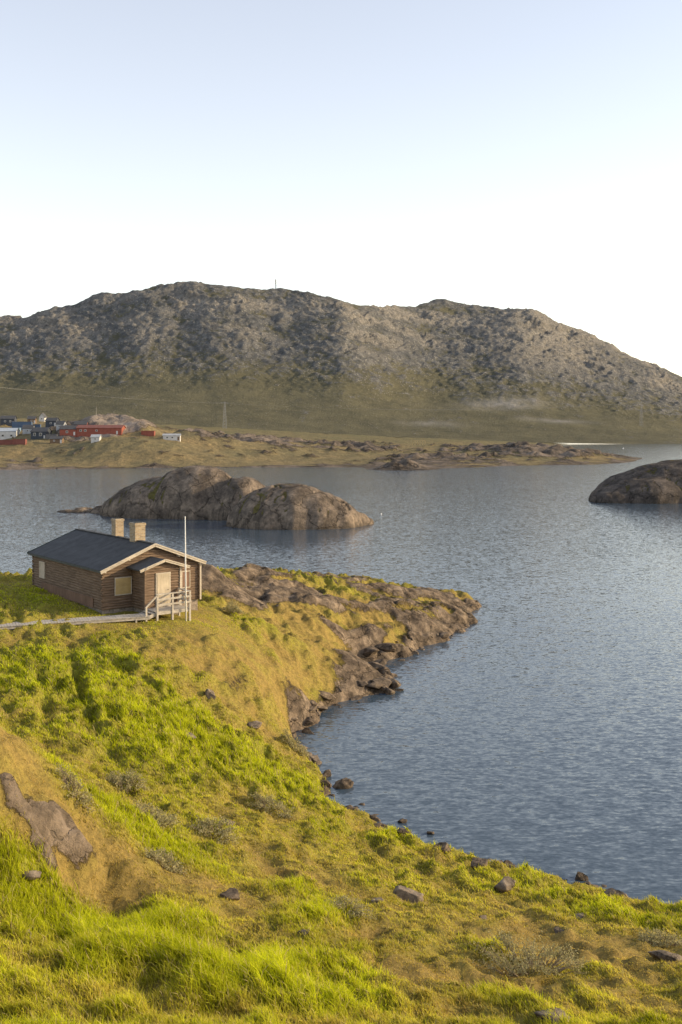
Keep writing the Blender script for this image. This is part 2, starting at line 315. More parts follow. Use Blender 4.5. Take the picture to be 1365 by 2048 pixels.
# ================================================================ GRASS
blob_tall=np.clip(blobs([(80,1840,3,1.0,1),(250,1880,3,1.0,1),(450,1950,3.5,1.2,1),(200,2000,3,1.2,.7),(960,2000,.9,.6,1),(620,1835,1.5,.8,.8),(250,1420,4,4,.6),(400,1480,3,3,.6)],XX,YY),0,1)
def make_grass():
    NT=112000
    d=np.exp(rng.uniform(math.log(13.5),math.log(102),NT)); x=rng.uniform(-1,1,NT)*(.355*d+2.0)
    x=np.maximum(x,-45)
    tn=GR.at(x,d,tone); rkv=GR.at(x,d,rock); z=GR.at(x,d); a,b=cab_local(x,d)
    keep=(z>.22)&(rkv<.46)&~((np.abs(a)<3.5)&(b>-.1)&(b<11.5))&~((a>-2.6)&(a<1.1)&(b>-3)&(b<.5))
    keep&=~((polydist(x,d,[(-11.6,59.5),(-24,54.3)])<.75))
    keep&=(GR.at(x,d,gro)<.55)|(rng.random(NT)<.3)
    cl=fbm(x*1.1,d*1.1,3,57)
    keep&=rng.random(NT)<np.clip(.46+.75*tn-.6*rkv+.6*cl,.12,1)
    x,d,tn,cl=x[keep],d[keep],tn[keep],cl[keep]; n=len(x); B=8
    ht=(.045+.19*np.clip(tn,0,1)**1.3+.10*np.clip(cl,-.3,1)*(.25+tn))*rng.uniform(.65,1.3,n); ht=np.clip(ht,.035,.4)*np.where(d>58,.7,1)
    ht*=1+.45*GR.at(x,d,blob_tall)
    sp=.08+.004*d
    bx=np.repeat(x,B)+rng.normal(0,1,n*B)*np.repeat(sp,B); by=np.repeat(d,B)+rng.normal(0,1,n*B)*np.repeat(sp,B)
    bz=GR.at(bx,by)-.02; h=np.repeat(ht,B)*rng.uniform(.6,1.2,n*B); dd=np.repeat(d,B)
    az=rng.uniform(0,2*np.pi,n*B); wd_=.0033+.00034*dd; wd_*=rng.uniform(.6,1.3,n*B)
    le=rng.uniform(.2,1.1,n*B)*h; la=rng.normal(2.6,1.1,n*B)
    ux,uy=np.cos(az)*wd_,np.sin(az)*wd_; lx_,ly_=np.cos(la)*le,np.sin(la)*le
    P=np.empty((n*B,5,3))
    P[:,0]=np.stack([bx-ux,by-uy,bz],-1); P[:,1]=np.stack([bx+ux,by+uy,bz],-1)
    P[:,2]=np.stack([bx-ux*.7+lx_*.3,by-uy*.7+ly_*.3,bz+h*.6],-1); P[:,3]=np.stack([bx+ux*.7+lx_*.3,by+uy*.7+ly_*.3,bz+h*.6],-1)
    P[:,4]=np.stack([bx+lx_,by+ly_,bz+h*.95],-1)
    k=np.arange(n*B)*5
    Fc=np.stack([np.stack([k,k+1,k+3],-1),np.stack([k,k+3,k+2],-1),np.stack([k+2,k+3,k+4],-1)],1).reshape(-1,3)
    me=npmesh('grass',P.reshape(-1,3),Fc,True)
    t=np.clip(np.repeat(tn+.2*cl,B)*1.25+rng.normal(0,.13,n*B)+.2*fbm(bx*.9,by*.9,2,91)-.08,0,1)
    g=np.array([.49,.52,.026]); o=np.array([.51,.37,.115])
    c=o+(g-o)*t[:,None]; c*=(rng.uniform(.75,1.25,n*B)*np.clip(1+.35*np.repeat(fbm(x*.5,d*.5,3,58),B),.55,1.3))[:,None]
    straw=rng.random(n*B)<.10; c[straw]=np.array([.60,.50,.23])
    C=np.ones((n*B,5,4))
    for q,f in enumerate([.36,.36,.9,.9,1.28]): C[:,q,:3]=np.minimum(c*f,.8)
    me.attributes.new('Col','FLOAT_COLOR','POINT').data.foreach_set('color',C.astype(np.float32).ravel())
    m=bpy.data.materials.new('grass_blades'); m.use_nodes=True; nt=m.node_tree; nt.nodes.remove(nt.nodes['Principled BSDF'])
    cc=attr(nt,'Col','Color')
    df=nd(nt,'ShaderNodeBsdfDiffuse',{'Color':cc}); tr=nd(nt,'ShaderNodeBsdfTranslucent',{'Color':mix(nt,1.0,cc,(1.25,1.25,.8),'MULTIPLY')})
    ms=nd(nt,'ShaderNodeMixShader',{0:.5,1:df.outputs[0],2:tr.outputs[0]}); nt.links.new(ms.outputs[0],nt.nodes['Material Output'].inputs[0])
    tag(link('grass',me,m),'long sunlit yellow green grass covering the hillside','grass',kind='stuff')
make_grass()
# ================================================================ WATER
m,nt,b=newmat('sea_water',.10,.5); b.inputs['IOR'].default_value=1.333
v=pos(nt)
def nvec(v,s,k,det=2): return vm(nt,'MULTIPLY',vm(nt,'SUBTRACT',noise(nt,v,s,det,.5,'Color'),(.5,.5,.5)),(k*.5,k,0))
patch=ramp(nt,noise(nt,mapv(nt,v,(.4,1,1)),.018,4,.6),[(.35,.88),(.65,1.05)])
sm=vm(nt,'ADD',nvec(mapv(nt,v,(.42,1.0,1),(0,0,R(-12))),3.8,.30,1),nvec(mapv(nt,v,(.5,1,1),(0,0,R(9))),8.5,.32,1))
sm=vm(nt,'ADD',sm,nvec(mapv(nt,v,(.35,1,1),(0,0,R(-8))),1.8,.07,1))
nn=vm(nt,'NORMALIZE',vm(nt,'ADD',vm(nt,'MULTIPLY',sm,patch),(0,0,1)))
nt.links.new(nn,b.inputs['Normal']); b.inputs['Base Color'].default_value=(.060,.088,.122,1)
me=npmesh('water',[(-9000,-300,0),(9000,-300,0),(9000,12000,0),(-9000,12000,0)],[(0,1,2,3)],False)
tag(link('water',me,m),'rippled blue grey fjord water','water',kind='structure')
# ================================================================ ISLANDS
def island(name,label,domes,x0,x1,y0,y1,step,seed,mat,amp=1.0):
    X,Y=np.meshgrid(np.arange(x0,x1,step),np.arange(y0,y1,step))
    wx=X+1.3*fbm(X*.1,Y*.1,3,seed)+.25*fbm(X*.5,Y*.5,2,seed+3); wy=Y+1.3*fbm(X*.1+9,Y*.1,3,seed+1)
    Zi=np.full(X.shape,-2.5)
    for cx,cy,rx,ry,h,rot in domes:
        c,s_=math.cos(rot),math.sin(rot); u=((wx-cx)*c+(wy-cy)*s_)/rx; v_=(-(wx-cx)*s_+(wy-cy)*c)/ry
        r=np.sqrt(u*u+v_*v_); z=np.where(r<1,h*np.maximum(1-r**2.3,0)**.62,-2.5*(r-1)*4)
        k=1.6; m_=np.maximum(Zi,z); Zi=m_+np.maximum(k-np.abs(Zi-z),0)**2/(4*k)*(m_>0)
    wp=.5*fbm(X*.15,Y*.15,3,seed+11)
    a1,a2,ci=worley(X*.085+.05*Y+wp,Y*.11+wp,seed); b1,b2,bi=worley(X*.5+.1*Y+wp,Y*.45,seed+2); d1,d2,di=worley(X*.2-.08*Y+wp,Y*.24+wp,seed+4)
    ms=sstep(0,2.0,Zi); low=1-sstep(1.0,3.0,Zi)
    Zi=Zi+amp*ms*(.3*fbm(X*.14,Y*.14,3,seed+5)-.5*(1-sstep(0,.05,a2-a1))+.45*(ci-.5)*sstep(0,.10,a2-a1)+.08*(di-.5)*sstep(0,.2,d2-d1)+.05*fbm(X*1.2,Y*1.2,3,seed+7))+.6*low*sstep(-.2,.3,Zi)*(bi-.35)*sstep(0,.15,b2-b1)
    me=npmesh(name,np.stack([X,Y,Zi],-1).reshape(-1,3),gridfaces(*X.shape))
    fl=sstep(.3,.05,np.hypot(*np.gradient(Zi,step)))*sstep(1,3,Zi)
    fattr(me,'crack',np.clip((1-sstep(0,.04,a2-a1))+.35*(1-sstep(0,.04,d2-d1))+.8*(1-sstep(0,.5,Zi)),0,1))
    fattr(me,'rock',np.clip(1-.6*fl*(fbm(X*.2,Y*.2,3,seed+8)>.15)-.65*(1-sstep(0,.11,a2-a1))*sstep(1.5,3,Zi),0,1)); fattr(me,'tone',.5+.3*fbm(X*.1,Y*.1,2,seed))
    return tag(link(name,me,mat),label,'island',kind='structure')
def dm(px,d,rx,ry,h,rot=0): return ((px-CX)/F*d,d,rx,ry,h,rot)
m_isl=M_ground('island_rock',.35,(.14,.14,.04),(.17,.125,.05),(.07,.06,.028),.5,.45,rk=dict(dark=(.085,.069,.057),mid=(.18,.144,.115),light=(.33,.258,.196)))
m_isl2=M_ground('islet_rock',.35,(.10,.10,.03),(.11,.085,.04),(.05,.043,.02),.5,.42,rk=dict(dark=(.055,.047,.042),mid=(.11,.092,.08),light=(.19,.155,.13)))
island('island','bare rounded rock island in the bay beyond the cabin',[dm(335,214,13.5,10,8.0),dm(400,211,11,9,10.8,.2),dm(262,216,6.5,7,5.0),dm(302,215,6,7,7.2),dm(480,206,8,7,8.4,-.3),dm(580,190,12.0,9.0,7.9,-.15),dm(645,189,7,7,5.3),dm(685,191,4.5,6,3.2),dm(712,193,3,4,1.3),dm(175,221,6.5,1.3,.6,.05),dm(208,219,4,3,1.3)],-75,12,172,240,.3,100,m_isl,.9)
island('island','low dark rock island at the right edge of the photo',[dm(1440,264,34,16,10.9),dm(1305,257,14,10,6.2),dm(1235,254,7.5,7,2.9),dm(1540,274,24,14,9)],55,150,232,296,.36,200,m_isl2,.5)
# ================================================================ MID LAND (polar grid)
cols=np.arange(-420,1800,4.0); rows=np.exp(np.linspace(math.log(440),math.log(1470),300))
Pm,Dm=np.meshgrid(cols,rows); Xm=(Pm-CX)/F*Dm
yb_p=[-700,0,300,450,700,1000,1365,2000]; yb_v=[828,834,846,854,868,882,888,889]
def ybase(px): return np.interp(px,yb_p,yb_v)
K=[w2(*p) for p in [(-420,944),(-200,942),(0,940),(150,938),(300,936),(450,935),(600,935),(720,935),(760,940),(820,941),(870,938),(950,935),(1050,931),(1150,930),(1230,927),(1275,920),(1240,912),(1190,905),(1130,895),(1108,889.5)]]
K+=[w2(*p) for p in [(-200,905,8),(0,912,5.0),(150,910,5.5),(300,905,7),(450,902,7),(600,905,5.5),(600,895,8),(750,905,4.5),(750,892,7),(850,890,6.3),(900,905,3.5),(-60,887,10.5),(20,886,11.0),(62,881,12.6),(140,880,12.8),(225,873,15.0),(300,880,12.8),(350,882,12)]]
K+=[wd(*p) for p in [(-200,850,680),(0,846,690),(50,851,670),(130,850,660),(200,834,615),(250,841,605),(300,852,595),(350,865,580),(430,876,590),(530,884,620),(650,888,700),(1030,893,640),(1110,899,636),(1180,908,632),(960,895,690),
 (-100,846,780),(100,846,780),(250,850,770),(400,868,800),(600,879,900),(800,882,1000),(900,884,1000),(1000,886,1050),(0,842,1000),(200,848,1000),(400,864,1000),(450,858,1250),(700,874,1200),(900,882,1200),(1050,886,1250)]]
for p in (-700,-300,0,300,500,700,900,1000,1080): K.append(wd(p,ybase(p)+1.5,1400)); K.append(wd(p,ybase(p)+1,1480))
for p in (1150,1250,1365,1600): K.append(wd(p,888.5,1440)); K.append(wd(p,887.5,1480))
K+=[(260,1000,-6),(330,900,-6),(300,750,-5),(250,700,-3),(400,650,-8),(200,540,-4),(100,430,-6),(0,425,-5),(-150,425,-5),(-300,420,-5),(400,1100,-8),(330,1200,-6),(500,800,-10),(450,1300,-5),(260,580,-5)]
fM=rbf([(x/50,y/50,z) for x,y,z in K],.35)
Zm=fM(Xm/50,Dm/50)
nA=fbm(Xm/45,Dm/45,5,301); nB=fbm(Xm/12,Dm/12,4,302)
def pblob(px,d,rx,ry): return np.exp(-(((Pm-px)/rx)**2+((Dm-d)/ry)**2))
spit=1.3*pblob(1130,640,110,55)+1.2*pblob(810,468,75,22)+1.0*pblob(980,690,80,60)+.8*pblob(740,700,60,60)+.7*pblob(870,560,90,40)
pale=1.0*pblob(240,595,85,40)+.6*pblob(400,600,70,30)+.5*pblob(560,660,80,50)+.4*pblob(30,480,60,20)
rockm=1.0*pblob(240,595,80,40)+.7*pblob(190,580,60,25)+.7*pblob(400,600,60,30)+.6*pblob(560,650,80,50)+spit+.3*pblob(30,480,60,20)+.5*pblob(500,700,150,80)
rockm=rockm*(.75+.9*nA)+.42*nB+.2*nA+.16+.6*np.exp(-np.maximum(Zm,0)/1.0)-.3*sstep(800,1000,Dm)
hm=2.6*pblob(810,470,60,14)+1.5*pblob(1120,640,90,30)
f1m,f2m,cm=worley(Xm/9,Dm/11,303)
Zm=Zm+(hm+1.0*nA+.9*nB+sstep(.4,.7,rockm)*(2.6*(cm-.35)*sstep(0,.25,f2m-f1m)+1.4*nB))*sstep(0,3,Zm+hm)
me=npmesh('shore_plain',np.stack([Xm,Dm,Zm],-1).reshape(-1,3),gridfaces(*Xm.shape)); fattr(me,'rock',np.clip(rockm,0,1)); fattr(me,'tone',np.clip(.35+.4*nA+.3*sstep(700,1100,Dm),0,1)); fattr(me,'pale',np.clip(pale,0,1))
m_mid=M_ground('plain_ground',.06,(.175,.162,.088),(.28,.21,.11),(.12,.105,.063),2.0,3.0,rk=dict(dark=(.085,.072,.06),mid=(.175,.142,.115),light=(.29,.235,.19)),pale=(.44,.36,.30))
tag(link('shore_plain',me,m_mid),'low heath and bare rock shore across the bay','shore',kind='structure')
def hitP(px,py,Zg,cp,D,d0=0):
    j=int(round((px-cp[0])/(cp[1]-cp[0]))); dcol=D[:,j]; z=Zg[:,j]; y=HZ+(H-z)*F/dcol
    k=np.where((y<=py)&(dcol>d0))[0]
    k=k[0] if len(k) else int(np.argmin(y))
    return Vector(((px-CX)/F*dcol[k],dcol[k],z[k]))
def hitM(px,py,d0=455): return hitP(px,py,Zm,cols,Dm,d0)
# ================================================================ MOUNTAIN
mc=np.arange(-900,2300,3.0); T=np.concatenate([np.linspace(0,1,340),np.linspace(1.01,1.5,30)])
cr=np.array([(-900,690),(-400,660),(-150,640),(0,637),(60,632),(105,612),(155,610),(185,590),(215,586),(235,590),(290,577),(330,567),(400,566),(440,572),(500,577),(560,578),(620,585),(670,598),(715,610),(760,612),(830,614),(865,600),(890,598),(910,606),(960,612),(1030,618),(1045,622),(1065,615),(1100,635),(1140,655),(1165,660),(1200,678),(1230,690),(1250,707),(1290,722),(1345,745),(1365,752),(1450,790),(1600,850),(1800,886),(2300,889)],float)
PM,TT=np.meshgrid(mc,T)
c0=np.interp(mc,cr[:,0],cr[:,1])
def gsm(a,sg):
    k=np.arange(-int(4*sg),int(4*sg)+1); g=np.exp(-.5*(k/sg)**2); g/=g.sum(); return np.convolve(np.pad(a,len(k)//2,mode='edge'),g,'valid')
cs_,cw_=gsm(c0,2.0),gsm(c0,34.0)
wgt=sstep(.82,1.0,TT)
yc=cw_[None,:]*(1-wgt)+cs_[None,:]*wgt
drg=1850+200*sstep(680,880,PM)+30*perlin(PM/160,PM*0,401)
sp=np.interp(TT,[0,.12,.28,.45,.62,.8,.92,1,1.5],[0,.06,.16,.29,.50,.76,.92,1.0,.75])
sp=np.clip(sp+.02*fbm(PM/200,TT*4.0,3,402)*np.sin(np.clip(TT,0,1)*np.pi),-.02,1.0)
DD=1370+TT*(drg-1370); yb=ybase(PM)+2
ZZ=H+(HZ-(yb-(yb-yc)*sp))*DD/F
XM=(PM-CX)/F*DD
mk=sstep(.34,.62,TT)*(1-.4*sstep(.92,1.0,TT))*sstep(0,40,ZZ)
SU=XM; SV=ZZ*1.25+DD*.35
rd=ridged(SU/110,SV/90,5,403,.6); n2=fbm(SU/38,SV/30,5,404,.62); n3=fbm(SU/12,SV/10,3,411); w1,w2_,wi=worley(SU/9+.5*n2,SV/7,405); q1,q2,qi=worley(SU/40+.6*n2,SV/26+.4*n2,407)
crag=sstep(.60,.85,TT)*np.maximum(sstep(-.2,.35,fbm(SU/120,SV/60,3,408)),.9*sstep(930,1040,PM)*sstep(1290,1150,PM))
ZZ=ZZ+mk*(4.0*(rd-.35)+2.4*n2+1.7*n3+(2.4+3.5*crag)*(wi-.5)*sstep(0,.3,w2_-w1)+(1+13*crag)*(qi-.5)*sstep(0,.12,q2-q1))+1.2*n2*sstep(0,.1,TT)
me=npmesh('mountain',np.stack([XM,DD,ZZ],-1).reshape(-1,3),gridfaces(*XM.shape))
rkm=np.clip(.06+.56*sstep(.36,.72,TT)+.3*crag+.35*n2+.3*(rd-.4)+.25*n3,0,1)
scr=np.exp(-((PM-1000)/75)**2-((TT-.44-(PM-1000)*.0005)/.04)**2)+.7*np.exp(-((PM-1110)/60)**2-((TT-.32)/.025)**2)+.6*np.exp(-((PM-860)/60)**2-((TT-.20)/.03)**2)
fattr(me,'rock',rkm); fattr(me,'scree',np.clip(scr*(.9+1.0*n2),0,1)); fattr(me,'crag',crag); fattr(me,'crack',mk*np.clip((1-sstep(0,.08,q2-q1))*.8*crag+.45*(1-sstep(0,.1,w2_-w1)),0,1))
m,nt,b=newmat('hazy_mountain_rock',.95,.05); v=pos(nt)
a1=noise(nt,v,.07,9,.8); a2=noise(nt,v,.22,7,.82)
c=ramp(nt,a1,[(.38,(.105,.108,.112)),(.5,(.165,.167,.168)),(.62,(.275,.27,.262))])  # rock greys with aerial haze put into the colour as lighter, bluer tones
c=mix(nt,mth(nt,'MULTIPLY',attr(nt,'crag'),.75),c,ramp(nt,a2,[(.38,(.18,.17,.158)),(.6,(.49,.445,.385))]))
c=mix(nt,mth(nt,'MULTIPLY',attr(nt,'crack'),.5),c,(.07,.07,.07))
hth=ramp(nt,noise(nt,v,.02,8,.78),[(.35,(.125,.122,.088)),(.65,(.205,.19,.125))])
f=mth(nt,'ADD',attr(nt,'rock'),mth(nt,'MULTIPLY',mth(nt,'SUBTRACT',a2,.5),1.8))
c=mix(nt,ramp(nt,f,[(.40,0.0),(.60,1.0)]),hth,c)
vo=nd(nt,'ShaderNodeTexVoronoi',{'Vector':v,'Scale':.2,'Randomness':1.0})
bl=mth(nt,'MULTIPLY',ramp(nt,vo.outputs['Distance'],[(.18,1.0),(.28,0.0)]),ramp(nt,noise(nt,v,.035,4,.6),[(.40,0.0),(.52,1.0)]))
c=mix(nt,mth(nt,'MULTIPLY',bl,mth(nt,'ADD',.2,attr(nt,'rock'),clamp=True)),c,(.42,.39,.35))
c=mix(nt,mth(nt,'MULTIPLY',attr(nt,'scree'),.85),c,(.38,.365,.35))
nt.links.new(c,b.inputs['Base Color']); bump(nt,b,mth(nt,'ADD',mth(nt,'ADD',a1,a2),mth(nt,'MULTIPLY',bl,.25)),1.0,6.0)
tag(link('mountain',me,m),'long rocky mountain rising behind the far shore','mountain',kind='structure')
xs=np.linspace(800,4200,120); ys=np.linspace(4300,5200,30); X,Y=np.meshgrid(xs,ys)
zz=340*np.exp(-((X-2050)/520)**2)*np.exp(-((Y-4750)/260)**2)+40*fbm(X/300,Y/300,4,501)*np.exp(-((Y-4750)/260)**2)-15
tag(link('far_hill',npmesh('far_hill',np.stack([X,Y,zz],-1).reshape(-1,3),gridfaces(*X.shape)),plain('far_hill_rock',(.22,.24,.28),.95,0,.2,.01)),'distant blue hill behind the end of the mountain','hill',kind='structure')
# ================================================================ CABIN
def wood(name,c1,c2,sc=(3,3,30),rough=.85):
    m,nt,b=newmat(name,rough,.15); v=objc(nt)
    f=noise(nt,mapv(nt,v,sc),1.0,6,.7); g=noise(nt,v,.9,4,.6)
    c=ramp(nt,f,[(.3,c1),(.7,c2)]); c=mix(nt,.45,c,ramp(nt,g,[(.3,.35),(.7,1.0)]),'MULTIPLY')
    nt.links.new(c,b.inputs['Base Color']); bump(nt,b,f,.4,.02); return m
m_log=wood('weathered_log',(.085,.058,.042),(.33,.23,.16),(1.2,1.2,20))
m_trim=wood('bare_wood_trim',(.44,.38,.30),(.68,.60,.50),(4,4,12))
m_grey=wood('grey_deck_wood',(.38,.34,.29),(.62,.56,.49),(5,5,9))
m_ply=wood('plywood',(.45,.32,.14),(.62,.46,.23),(2,2,6))
m_doorw=wood('pale_door_wood',(.46,.38,.28),(.62,.53,.40),(8,8,1.5))
m_cream=plain('cream_board',(.5,.42,.33),.8,.2,.15)
m_white=plain('white_paint',(.74,.72,.68),.5,.3,.08)
m_glass=plain('dark_glass',(.03,.035,.04),.08,.6,.2)
m_red=plain('reddish_pane',(.20,.12,.085),.7,.3,.25)  # reddish brown fill for the panes of the window beside the porch
m_stone=plain('foundation_stone',(.26,.215,.175),.95,.1,.45,6)
m_felt,nt,b=newmat('roofing_felt',.85,.25); v=objc(nt)
nt.links.new(mix(nt,.5,ramp(nt,noise(nt,v,1.5,6,.7),[(.3,(.045,.046,.05)),(.7,(.088,.09,.095))]),ramp(nt,noise(nt,mapv(nt,v,(.4,9,1)),1.0,3,.6),[(.35,.6),(.65,1.0)]),'MULTIPLY'),b.inputs['Base Color']); bump(nt,b,noise(nt,v,30,2,.6),.3,.01)
m_brick,nt,b=newmat('yellow_brick',.92,.1); v=objc(nt)
sx=nd(nt,'ShaderNodeSeparateXYZ',{0:v}); cb=nd(nt,'ShaderNodeCombineXYZ',{0:mth(nt,'ADD',sx.outputs[0],sx.outputs[1]),1:sx.outputs[2]})
bt=nd(nt,'ShaderNodeTexBrick',{'Vector':cb.outputs[0],'Color1':(.50,.37,.22),'Color2':(.30,.21,.12),'Mortar':(.42,.38,.32),'Scale':1.0,'Mortar Size':.014,'Brick Width':.26,'Row Height':.095})
nt.links.new(mix(nt,.5,bt.outputs[0],ramp(nt,noise(nt,v,5,5,.7),[(.3,.5),(.7,1.0)]),'MULTIPLY'),b.inputs['Base Color']); bump(nt,b,bt.outputs['Fac'],-.4,.01)
CABR=R(38.4); CZ=6.2
cabin=empty('log_cabin',(-11.65,62.3,CZ),CABR,'weathered brown log cabin with dark felt roof and boarded window on the grassy point','cabin')
WX,WY0,WY1=3.35,.35,11.35; ZL,ZE,ZR=.9,3.36,4.76; slope=(ZR-ZE)/3.6
def roofz(x): return ZR-abs(x)*slope
CRS=.165
def logsheet(mb,p0,p1,z0,z1,nrm,lim=None,course=CRS,bulge=.055):
    p0=Vector(p0); p1=Vector(p1); nrm=Vector(nrm); L_=(p1-p0).length; dr=(p1-p0)/L_
    prof=[(0,0),(.10,.7),(.35,.97),(.5,1),(.65,.97),(.90,.7)]
    zs=[]; z=z0
    while z<z1-1e-6:
        for f_,b_ in prof:
            if z+f_*course<z1: zs.append((z+f_*course,b_))
        z+=course
    zs.append((z1,0)); vs=[]; fs=[]
    for z,b_ in zs:
        a,e=(0,L_) if lim is None else lim(z)
        for q in np.linspace(a,e,9):
            wob=.015*math.sin(q*2.1+z*37)
            p=p0+dr*q+nrm*(b_*bulge+wob*b_); vs.append((p.x,p.y,z))
    for i in range(len(zs)-1):
        for k in range(8): fs.append((i*9+k,i*9+k+1,i*9+k+10,i*9+k+9))
    mb.add(vs,fs)
mb=MB()
top=roofz(WX)-.02
def limg(z):
    if z<=top: return (0,2*WX)
    hw=min(WX,max(.02,(ZR-.1-z)/slope)); return (WX-hw,WX+hw)
logsheet(mb,(-WX,WY0,0),(WX,WY0,0),ZL,ZR-.12,(0,-1,0),limg)
logsheet(mb,(-WX,WY1,0),(WX,WY1,0),ZL,ZR-.12,(0,1,0),limg)
logsheet(mb,(-WX,WY0,0),(-WX,WY1,0),ZL,top,(-1,0,0)); logsheet(mb,(WX,WY0,0),(WX,WY1,0),ZL,top,(1,0,0))
wl=mb.build('wall',m_log,cabin,smooth=True)
for sx_ in(-1,1):
    for yy,sy in((WY0,-1),(WY1,1)):
        mb=MB(); z=ZL; i=0
        while z<top-.1:
            if i%2: mb.tube([(sx_*(WX-.1),yy,z+.08),(sx_*(WX+.11),yy,z+.08)],.083,8)
            else: mb.tube([(sx_*WX,yy-sy*.1,z+.08),(sx_*WX,yy+sy*.11,z+.08)],.083,8)
            z+=CRS; i+=1
        mb.build('corner_log_ends',m_log,wl)
mb=MB(); mb.box((0,(WY0+WY1)/2,.3),(2*WX-.1,WY1-WY0-.1,1.2)); mb.build('foundation',m_stone,cabin)
mb=MB()
RY0,RY1=0,11.75
for sx_ in(-1,1):
    mb.prism([(0,RY0,ZR),(0,RY0,ZR-.11),(sx_*3.6,RY0,ZE-.11),(sx_*3.6,RY0,ZE)],(0,RY1-RY0,0))
rf=mb.build('roof',m_felt,cabin)
mb=MB(); mb.box((0,6,ZR+.012),(.3,11.7,.03)); mb.build('ridge_cap',m_felt,rf)
m_dg=plain('dark_green_paint',(.03,.05,.04),.6); m_df=plain('dark_fascia',(.07,.075,.07),.7)
for sx_ in(-1,1):
    mb=MB(); mb.beam((sx_*.0,-.035,ZR-.09),(sx_*3.66,-.035,ZE-.09-.02),.05,.2); mb.beam((0,-.075,ZR-.02),(sx_*3.68,-.075,ZE-.045),.03,.09)
    mb.build('barge_board',m_trim,rf,.006)
    mb=MB(); mb.beam((0,RY1+.03,ZR-.07),(sx_*3.65,RY1+.03,ZE-.08),.04,.18); mb.build('barge_board',m_dg,rf)
    mb=MB(); mb.box((sx_*3.62,RY1/2,ZE-.09),(.03,RY1,.13)); mb.build('fascia',m_df,rf)
for x_ in (-3.3,-1.7,1.75,3.3):
    mb=MB(); mb.box((x_,.17,roofz(x_)-.22),(.11,.3,.14)); mb.build('purlin_end',m_trim,rf,.01)
def chim(cy,cx,wx,wy,h):
    mb=MB(); mb.box((cx,cy,ZR-.5+(h+.5)/2),(wx,wy,h+.5)); ch=mb.build('chimney',m_brick,rf)
    mb=MB(); mb.box((cx,cy,ZR+h-.09),(wx+.08,wy+.08,.14)); mb.build('chimney_cap',m_brick,ch,.01)
    mb=MB(); mb.box((cx,cy,ZR+h+.012),(wx*.6,wy*.6,.06)); mb.build('flue',m_glass,ch)
chim(5.75,.25,.58,.62,1.15); chim(2.55,.1,.72,.78,1.12)
def panel(name,parent,x0,x1,z0,z1,y,th,mat,frame=None,fm=None,bars=(0,0),lab=None):
    mb=MB()
    if frame:
        fw=frame
        mb.box(((x0+x1)/2,y,z1-fw/2),(x1-x0,th,fw)); mb.box(((x0+x1)/2,y,z0+fw/2),(x1-x0,th,fw))
        mb.box((x0+fw/2,y,(z0+z1)/2),(fw,th-.004,z1-z0-2*fw)); mb.box((x1-fw/2,y,(z0+z1)/2),(fw,th-.004,z1-z0-2*fw))
        for k in range(bars[0]): mb.box((x0+(x1-x0)*(k+1)/(bars[0]+1),y,(z0+z1)/2),(.05,th-.01,z1-z0-2*fw))
        for k in range(bars[1]): mb.box(((x0+x1)/2,y,z0+(z1-z0)*(k+1)/(bars[1]+1)),(x1-x0-2*fw,th-.016,.05))
        o=mb.build(name,fm,parent,.004)
        mb=MB(); mb.box(((x0+x1)/2,y+.005,(z0+z1)/2),(x1-x0-2*fw+.01,th*.5,z1-z0-2*fw+.01)); mb.build('board',mat,o)
    else:
        mb.box(((x0+x1)/2,y,(z0+z1)/2),(x1-x0,th,z1-z0)); o=mb.build(name,mat,parent,.006)
    if lab: o['label']=lab
    return o
panel('window',cabin,-2.6,-1.45,1.72,2.82,WY0-.09,.07,m_ply,.06,m_trim,lab='window boarded over with plywood')
panel('window',cabin,2.02,2.66,1.72,2.82,WY0-.09,.08,m_red,.06,m_trim,(1,0),lab='pale framed window beside the porch with reddish panes')
mb=MB(); xw=-WX-.08
for yy in(9.2,10.05): mb.box((xw,yy,2.36),(.08,.09,1.1))
for zz_ in(1.85,2.87): mb.box((xw-.003,9.62,zz_),(.08,.94,.09))
wf=mb.build('window',m_cream,cabin); wf['label']='small window boarded with pale wood on the long wall'
mb=MB(); mb.box((xw+.01,9.62,2.36),(.04,.8,1.0)); mb.build('board',m_cream,wf)
mb=MB(); mb.box((-WX-.09,5.6,1.22),(.04,8.2,.62)); mb.build('skirt_board',wood('skirt_wood',(.14,.085,.055),(.30,.185,.13),(2,9,1)),cabin)
# porch
px0,pw,prw,py0,pyr=-.15,1.2,1.66,-1.3,-1.6; pzr,pze=3.95,3.42
pr=MB(); ps=(pzr-pze)/prw
def limp(z):
    t_=pzr-pw*ps-.02
    if z<=t_: return (0,2*pw)
    hw=max(.02,(pzr-.08-z)/ps); hw=min(hw,pw); return (pw-hw,pw+hw)
logsheet(pr,(px0-pw,py0,0),(px0+pw,py0,0),ZL,pzr-.1,(0,-1,0),limp,CRS,.045)
logsheet(pr,(px0-pw,py0,0),(px0-pw,WY0,0),ZL,pzr-pw*ps-.03,(-1,0,0)); logsheet(pr,(px0+pw,py0,0),(px0+pw,WY0,0),ZL,pzr-pw*ps-.03,(1,0,0))
pw_=pr.build('porch_wall',m_log,cabin,smooth=True)
mb=MB(); mb.box((px0,(py0+WY0)/2,.3),(2*pw-.1,WY0-py0-.1,1.2)); mb.build('porch_foundation',m_stone,cabin)
for sx_ in(-1,1):
    mb=MB(); mb.box((px0+sx_*(pw+.01),py0-.03,(ZL+pzr-pw*ps)/2-.05),(.12,.14,pzr-pw*ps-ZL-.15)); mb.build('corner_post',m_trim if sx_>0 else m_log,pw_)
mb=MB(); mb.box((WX+.02,WY0-.17,2.05),(.11,.1,2.3)); mb.build('corner_post',m_trim,cabin)
mb=MB()
